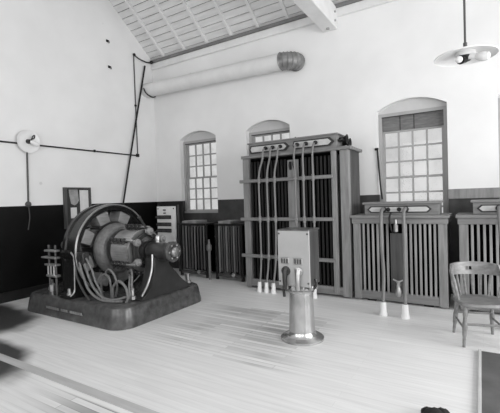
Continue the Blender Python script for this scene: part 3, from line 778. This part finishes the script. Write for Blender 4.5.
def turned(a, b_):
    a = Vector(a); b_ = Vector(b_)
    return MB().tube([a + (b_ - a) * u for u in (0, .08, .2, .35, .5, .7, .9, 1)], lambda u: [.017, .021, .023, .019, .024, .021, .016, .014][min(7, int(u * 7.99))], 10, 3)
legs = {}
for sx in (-1, 1):
    for sy in (-1, 1):
        a = (sx * .165, sy * .15, .41); b_ = (sx * (.205 if sy < 0 else .19), sy * .215, 0); legs[sx, sy] = (Vector(a), Vector(b_))
        turned(a, b_).build('leg', 'chair', **lc)
def lp(k, z): a, b_ = legs[k]; return a + (b_ - a) * ((.41 - z) / .41)
for sx in (-1, 1): MB().cyl(lp((sx, -1), .17), lp((sx, 1), .19), .011).build('stretcher', 'chair', **lc)
MB().cyl(lp((-1, -1), .22), lp((1, -1), .22), .012).build('stretcher', 'chair', **lc)
MB().cyl(lp((-1, 1), .24), lp((1, 1), .24), .012).build('stretcher', 'chair', **lc)
def crest(u): # u -1..1 along the bow: plan position
    a = u * 1.15
    return (.235 * math.sin(a) / math.sin(1.15), .235 - .14 * (1 - math.cos(a)) / (1 - math.cos(1.15)))
m = MB(); N_ = 36; cols = []
for i in range(N_ + 1):
    u = -1 + 2 * i / N_; x_, y_ = crest(u); z1 = .785 - .012 * u * u - (.03 if abs(u) > .97 else 0); z0 = .655 + .01 * u * u + (.02 if abs(u) > .97 else 0)
    nx, ny = crest(min(1, u + .01))[0] - crest(max(-1, u - .01))[0], crest(min(1, u + .01))[1] - crest(max(-1, u - .01))[1]
    l = math.hypot(nx, ny); ox, oy = -ny / l * .012, nx / l * .012
    zs = [z0, .70, .738, z1]
    cols.append([[m.bm.verts.new((x_ + sg * ox, y_ + sg * oy + (z - .73) * .25, z)) for z in zs] for sg in (-1, 1)])
for i in range(N_):
    hole = abs(-1 + 2 * (i + .5) / N_ + .12) < .13
    for sg in (0, 1):
        for j in range(3):
            if hole and j == 1: continue
            m.bm.faces.new((cols[i][sg][j], cols[i + 1][sg][j], cols[i + 1][sg][j + 1], cols[i][sg][j + 1]))
    for j in (0, 3): m.bm.faces.new((cols[i][0][j], cols[i + 1][0][j], cols[i + 1][1][j], cols[i][1][j]))
    if hole:
        for j in (1, 2): m.bm.faces.new((cols[i][0][j], cols[i + 1][0][j], cols[i + 1][1][j], cols[i][1][j]))
for i in (0, N_):
    for j in range(3): m.bm.faces.new((cols[i][0][j], cols[i][1][j], cols[i][1][j + 1], cols[i][0][j + 1]))
hs = [i for i in range(N_) if abs(-1 + 2 * (i + .5) / N_ + .12) < .13]
for i in (hs[0], hs[-1] + 1): m.bm.faces.new((cols[i][0][1], cols[i][1][1], cols[i][1][2], cols[i][0][2]))
m.build('crest_rail', 'chair', **lc)
for u in (-.62, -.3, 0, .3, .62):
    x_, y_ = crest(u); MB().tube([(x_ * .8, y_ * .78, .435), (x_ * .9, y_ * .9, .56), (x_, y_ - .012, .685)], lambda v: .011 + .003 * math.sin(v * PI), 8, 4).build('spindle', 'chair', **lc)
for sx in (-1, 1):                                               # bent side arms from crest to seat
    x_, y_ = crest(sx)
    MB().tube([(x_, y_ - .0, .72), (x_ + sx * .01, y_ - .06, .69), (x_ * .99, y_ - .11, .62), (x_ * .93, y_ - .13, .53), (x_ * .86, y_ - .14, .43)], lambda v: .019 - .003 * v, 10, 6).build('arm', 'chair', **lc)
    MB().tube([(x_ * .86, y_ - .02, .44), (x_ * .97, y_ - .02, .56), (x_, y_ - .01, .70)], .011, 8, 4).build('spindle', 'chair', **lc)

# ------------------------------------------------------------------ lamps
LX_, LY_, LZ_ = -.115, 4.6, 3.0
t = thing('pendant_lamp', 'white enamel dish lamp hanging from a long rod', 'ceiling lamp', (LX_, LY_, LZ_))
MB().cyl((LX_, LY_, LZ_ + .04), (LX_, LY_, zc(LY_) + .01), .011).build('rod', 'conduitg', t)
m = MB(); m.lathe([(.0, .015), (.02, .028), (.05, .028), (.06, .018), (.09, .02), (.1, .012)], (LX_, LY_, LZ_ + .02), n=16); m.build('rod_coupling', 'conduitg', t)
MB().lathe([(-.035, .295), (-.03, .299), (-.022, .296), (.0, .22), (.022, .1), (.03, .02), (.024, .02), (.016, .1), (-.006, .22), (-.028, .29), (-.035, .295)], (LX_, LY_, LZ_), n=56).build('dish_shade', 'enamelg', t)
m = MB(); m.lathe([(-.03, .09), (-.015, .10), (.02, .095), (.022, .03)], (LX_, LY_, LZ_), n=28); m.build('gallery', 'enamel', t)
m = MB(); m.lathe([(-.075, .03), (-.07, .06), (-.05, .075), (-.02, .08), (.0, .06)], (LX_ - .01, LY_, LZ_), n=24); m.cyl((LX_, LY_, LZ_ - .05), (LX_ - .045, LY_ - .07, LZ_ - .075), .042, .046); sk = m.build('socket', 'conduit', t)
m = MB(); m.ball((LX_ - .055, LY_ - .10, LZ_ - .078), .036); m.build('bulb', 'bulb', sk)
m = MB(); m.cyl((LX_ + .03, LY_ - .03, LZ_ - .045), (LX_ + .10, LY_ - .06, LZ_ - .065), .028); sk2 = m.build('socket', 'enamelg', t)
m = MB(); m.tube([(LX_ + .09, LY_ - .055, LZ_ - .062), (LX_ + .13, LY_ - .07, LZ_ - .075), (LX_ + .17, LY_ - .085, LZ_ - .087), (LX_ + .205, LY_ - .1, LZ_ - .095)], lambda u: .026 + .022 * math.sin(min(1, u * 1.05) * PI * .85), 14, 5); m.build('bulb', 'bulb', sk2)

WX = LX + .0
t = thing('reflector_lamp', 'round white enamel reflector lamp on the left wall', 'wall lamp', (WX, 3.5, 2.64))
MB().lathe([(WX + .0, .095), (WX + .05, .09), (WX + .055, .12), (WX + .075, .19), (WX + .082, .192), (WX + .078, .185), (WX + .065, .12), (WX + .062, .0)], (0, 3.5, 2.64), 'X', 44).build('reflector', 'enamel', t)
m = MB(); m.cyl((WX + .06, 3.5, 2.64), (WX + .16, 3.49, 2.63), .04, .033); m.build('socket', 'conduit', t)
m = MB(); m.tube([(WX + .13, 3.52, 2.66), (WX + .14, 3.54, 2.72), (WX + .14, 3.57, 2.74), (WX + .14, 3.56, 2.69), (WX + .13, 3.52, 2.67)], .010); m.build('key_ring', 'conduit', t)
m = MB(); m.tube([(WX + .15, 3.49, 2.63), (WX + .17, 3.53, 2.61), (WX + .18, 3.58, 2.585), (WX + .185, 3.61, 2.57)], lambda u: .022 + .014 * math.sin(u * PI), 12, 5); m.build('bulb', 'bulb', t)

cx = LX + .018
t = thing('level_conduit', 'dark conduit running level along the left wall through the reflector lamp', 'conduit', (LX + .02, 3.0, 2.6))
MB().cyl((cx, RY + .1, 2.60), (cx, 3.39, 2.60), .014).build('level_run', 'conduit', t)
MB().cyl((cx, 3.61, 2.60), (cx, 5.92, 2.60), .014).build('level_run', 'conduit', t)
m = MB(); m.box(LX + .002, LX + .03, 4.80, 4.84, 2.58, 2.63, .004); m.build('clip', 'conduit', t, smooth=False)
m = MB(); m.box(LX + .002, LX + .045, 5.89, 5.96, 2.57, 2.64, .006); m.build('junction_box', 'conduit', t, smooth=False)
t = thing('riser_conduit', 'thin upright conduit near the left corner rising to the eave', 'conduit', (LX + .02, 5.92, 2.65))
MB().tube([(cx, 5.93, 2.642), (cx, 5.925, 3.6), (cx, 5.92, 4.83)], .012, 8, 3).build('riser', 'conduitg', t)
m = MB(); m.box(LX + .002, LX + .03, 5.90, 5.95, 3.70, 3.74, .004); m.build('clip', 'conduit', t, smooth=False)
MB().tube([(cx, 5.92, 4.86), (cx + .02, 6.05, 4.80), (cx + .05, 6.25, 4.77), (cx + .09, 6.40, 4.79)], .014).build('flying_lead', 'conduit', t)
MB().ball((cx + .018, 5.92, 4.85), .033).build('insulator', 'conduit', t)
MB().ball((cx + .09, 6.36, 4.79), .04).build('insulator', 'conduit', t)
t = thing('switch_drop', 'dark conduit dropping from the wall lamp to a switch', 'conduit', (LX, 3.49, 1.1))
MB().cyl((cx, 3.5, 2.5), (cx, 3.485, 1.6), .014).build('drop_pipe', 'conduitg', t)
m = MB(); m.lathe([(LX, .05), (LX + .02, .05), (LX + .03, .035), (LX + .05, .03), (LX + .055, 0)], (0, 3.485, 1.575), 'X', 16); m.build('switch', 'conduitg', t)
MB().tube([(cx, 3.485, 1.54), (cx + .01, 3.49, 1.35), (cx + .005, 3.46, 1.14)], .010, 8, 4).build('pull_cord', 'cabled', t)
for y_, z_, lb in ((5.23, 4.93, 'small dark iron hook high on the left wall, the upper one'), (5.255, 4.40, 'small dark iron hook on the left wall, the lower one')):
    m = MB(); m.box(LX, LX + .02, y_ - .025, y_ + .025, z_ - .025, z_ + .025, .006); m.tube([(LX + .01, y_, z_), (LX + .04, y_ + .01, z_), (LX + .05, y_ + .015, z_ - .03), (LX + .04, y_ + .02, z_ - .05)], .010)
    tag(m.build('wall_hook', 'conduit'), lb, 'hook', 'hooks on the left wall')
# long rod leaning in the corner
m = MB(); m.tube([(LX + .13, 5.03, 0), (LX + .075, 5.62, 2.35), (LX + .05, 6.215, 4.68)], .019, 10, 4)
tag(m.build('leaning_rod', 'conduit'), 'long thin black rod leaning in the left corner behind the machine', 'rod')

# duct along the back wall
t = thing('sheet_duct', 'round white duct crossing the back wall under the eave', 'duct', (-4.8, 6.27, 4.0))
dz = lambda x_: 4.125 - (x_ + 6.58) * .024
MB().cyl((LX + .002, 6.25, dz(-6.58)), (-3.07, 6.25, dz(-3.07)), .152, n=36).build('duct_pipe', 'duct', t)
m = MB(); R_ = .21; cz_ = dz(-3.07); seg = 6; rings = []
for k in range(seg + 1):
    a = (PI / 2) * k / seg
    c = Vector((-3.07 + R_ * math.sin(a), 6.25 + R_ * (1 - math.cos(a)), cz_)); ax = Vector((math.cos(a), math.sin(a), 0))
    for rr in ((.157, .165) if 0 < k < seg else (.157,)):
        pass
    sd = Vector((-ax.y, ax.x, 0))
    for off, rr in ((-.012, .153), (0, .166), (.012, .153)):
        rings.append([m.bm.verts.new(c + ax * off + sd * rr * math.cos(2 * PI * q / 32) + Vector((0, 0, 1)) * rr * math.sin(2 * PI * q / 32)) for q in range(32)])
for A, B in zip(rings, rings[1:]):
    for q in range(32): m.bm.faces.new((A[q], A[(q + 1) % 32], B[(q + 1) % 32], B[q]))
m.bm.faces.new(rings[0]); m.bm.faces.new(rings[-1])
e = m.build('elbow', 'elbow', t); e['label'] = 'bare segmented grey elbow turning into the wall'
m = MB()
m.tube([(-6.44, 6.06, 4.12), (-6.42, 6.09, 4.03), (-6.40, 6.16, 3.975), (-6.40, 6.28, 3.955), (-6.38, 6.36, 3.98)], .014); m.build('hanger_strap', 'conduit', t)

# notice board
t = thing('notice_board', 'dark framed notice board on the left wall behind the machine', 'notice board', (LX, 4.41, 1.12))
y0, y1, z0, z1 = 4.12, 4.67, 1.10, 1.87
m = MB(); m.box(LX, LX + .06, y0, y0 + .045, z0, z1); m.box(LX, LX + .06, y1 - .035, y1, z0, z1); m.box(LX, LX + .059, y0 + .045, y1 - .035, z1 - .03, z1 - .001); m.box(LX, LX + .059, y0 + .045, y1 - .035, z0 + .001, z0 + .04)
m.build('frame', 'woodd', t, smooth=False)
MB().box(LX, LX + .03, y0 + .04, y1 - .04, z0 + .03, z1 - .02).build('backing', 'felt', t, smooth=False)
def paper(pts, mt, lb, dx=0):
    m = MB(); m.prism(pts, 'X', LX + .0305 + dx, LX + .033 + dx)
    tag(m.build('paper_sheet', mt, smooth=False), lb, 'paper', 'papers on the notice board')
paper([(4.22, 1.83), (4.40, 1.83), (4.42, 1.62), (4.38, 1.56), (4.33, 1.53), (4.26, 1.56), (4.23, 1.7)], 'paperg', 'torn grey paper at the upper left of the notice board')
paper([(4.245, 1.49), (4.37, 1.49), (4.37, 1.29), (4.245, 1.29)], 'paper', 'small pale paper at the lower left of the notice board')
paper([(4.44, 1.82), (4.628, 1.82), (4.625, 1.32), (4.445, 1.30)], 'paper', 'tall pale paper on the right half of the notice board')

# cable in the left reveal of the right-hand window
m = MB(); m.box(-1.50, -1.44, D - .03, D + .0, 2.29, 2.33, .005); m.tube([(-1.455, D - .02, 2.31), (-1.44, D - .02, 2.0), (-1.42, D - .02, 1.7), (-1.395, D - .03, 1.47)], .014)
tag(m.build('hanging_cable', 'conduit'), 'dark cable hanging down the left edge of the right-hand window', 'cable')

# ------------------------------------------------------------------ foreground
t = thing('floor_hatch', 'dark steel hatch plate lying on the floor at the lower right', 'hatch', (.5, 3.3, 0))
MB().box(-.02, 1.1, 2.3, 4.2, 0, .018, .003).build('plate', 'hatch', t, smooth=False)
MB().box(-.045, -.02, 2.3, 4.22, 0, .026, .003).build('edging', 'edge', t, smooth=False)
m = MB()
for cx_, cy_, r_, h_ in ((-.335, 2.79, .045, .05), (-.245, 2.79, .06, .05), (-.29, 2.74, .075, .05)):
    m.ball((cx_, cy_, h_ * .8), r_, 1, 1, .9, 14)
for v in m.bm.verts:
    v.co += Vector((random.uniform(-.005, .005), random.uniform(-.005, .005), random.uniform(-.004, .004))); v.co.z = max(v.co.z, 0)
tag(m.build('cloth_bundle', 'cloth'), 'small black lumpy bundle on the floor at the bottom edge', 'bundle')

# ------------------------------------------------------------------ daylight
w = bpy.data.worlds.new('overcast_sky'); SC.world = w; w.use_nodes = True
w.node_tree.nodes['Background'].inputs['Color'].default_value = (1, 1, 1, 1)
w.node_tree.nodes['Background'].inputs['Strength'].default_value = 1.3
def daylight(name, loc, rot, sx, sy, power):
    l = bpy.data.lights.new(name, 'AREA'); l.shape = 'RECTANGLE'; l.size = sx; l.size_y = sy; l.energy = power
    o = bpy.data.objects.new(name, l); o.location = loc; o.rotation_euler = rot; C.objects.link(o)
for a in rh:
    daylight('window_daylight', (RX + .1, (a[0][0] + a[1][0]) / 2, 2.15), (0, PI / 2, 0), 2.4, a[1][0] - a[0][0], 320)
for a in bh:
    daylight('window_daylight', ((a[0][0] + a[1][0]) / 2, RY - .1, 2.25), (PI / 2, 0, 0), a[1][0] - a[0][0], 2.6, 98)

# ------------------------------------------------------------------ camera
cam = bpy.data.cameras.new('camera'); co = bpy.data.objects.new('camera', cam); C.objects.link(co); SC.camera = co
cam.sensor_width = 36; cam.sensor_fit = 'HORIZONTAL'; cam.lens = 376.05 / 500 * 36
r = Vector((0.85189408, 0.5227548, -0.03168426)); u = Vector((0.01626733, 0.03405735, 0.99928748)); f = Vector((-0.52346141, 0.8518025, -0.02050943))
mt = Matrix.Identity(4)
for i, v in enumerate((r, u, -f)):
    for j in range(3): mt[j][i] = v[j]
mt.translation = (0, 0, 1.55); co.matrix_world = mt
vs = SC.view_settings
vs.view_transform = 'Standard'; vs.look = 'None'; vs.exposure = -.82; vs.gamma = 1; vs.use_curve_mapping = False
SC.cycles.use_denoising = True
SC.cycles.max_bounces = 8; SC.cycles.diffuse_bounces = 5; SC.cycles.transparent_max_bounces = 8
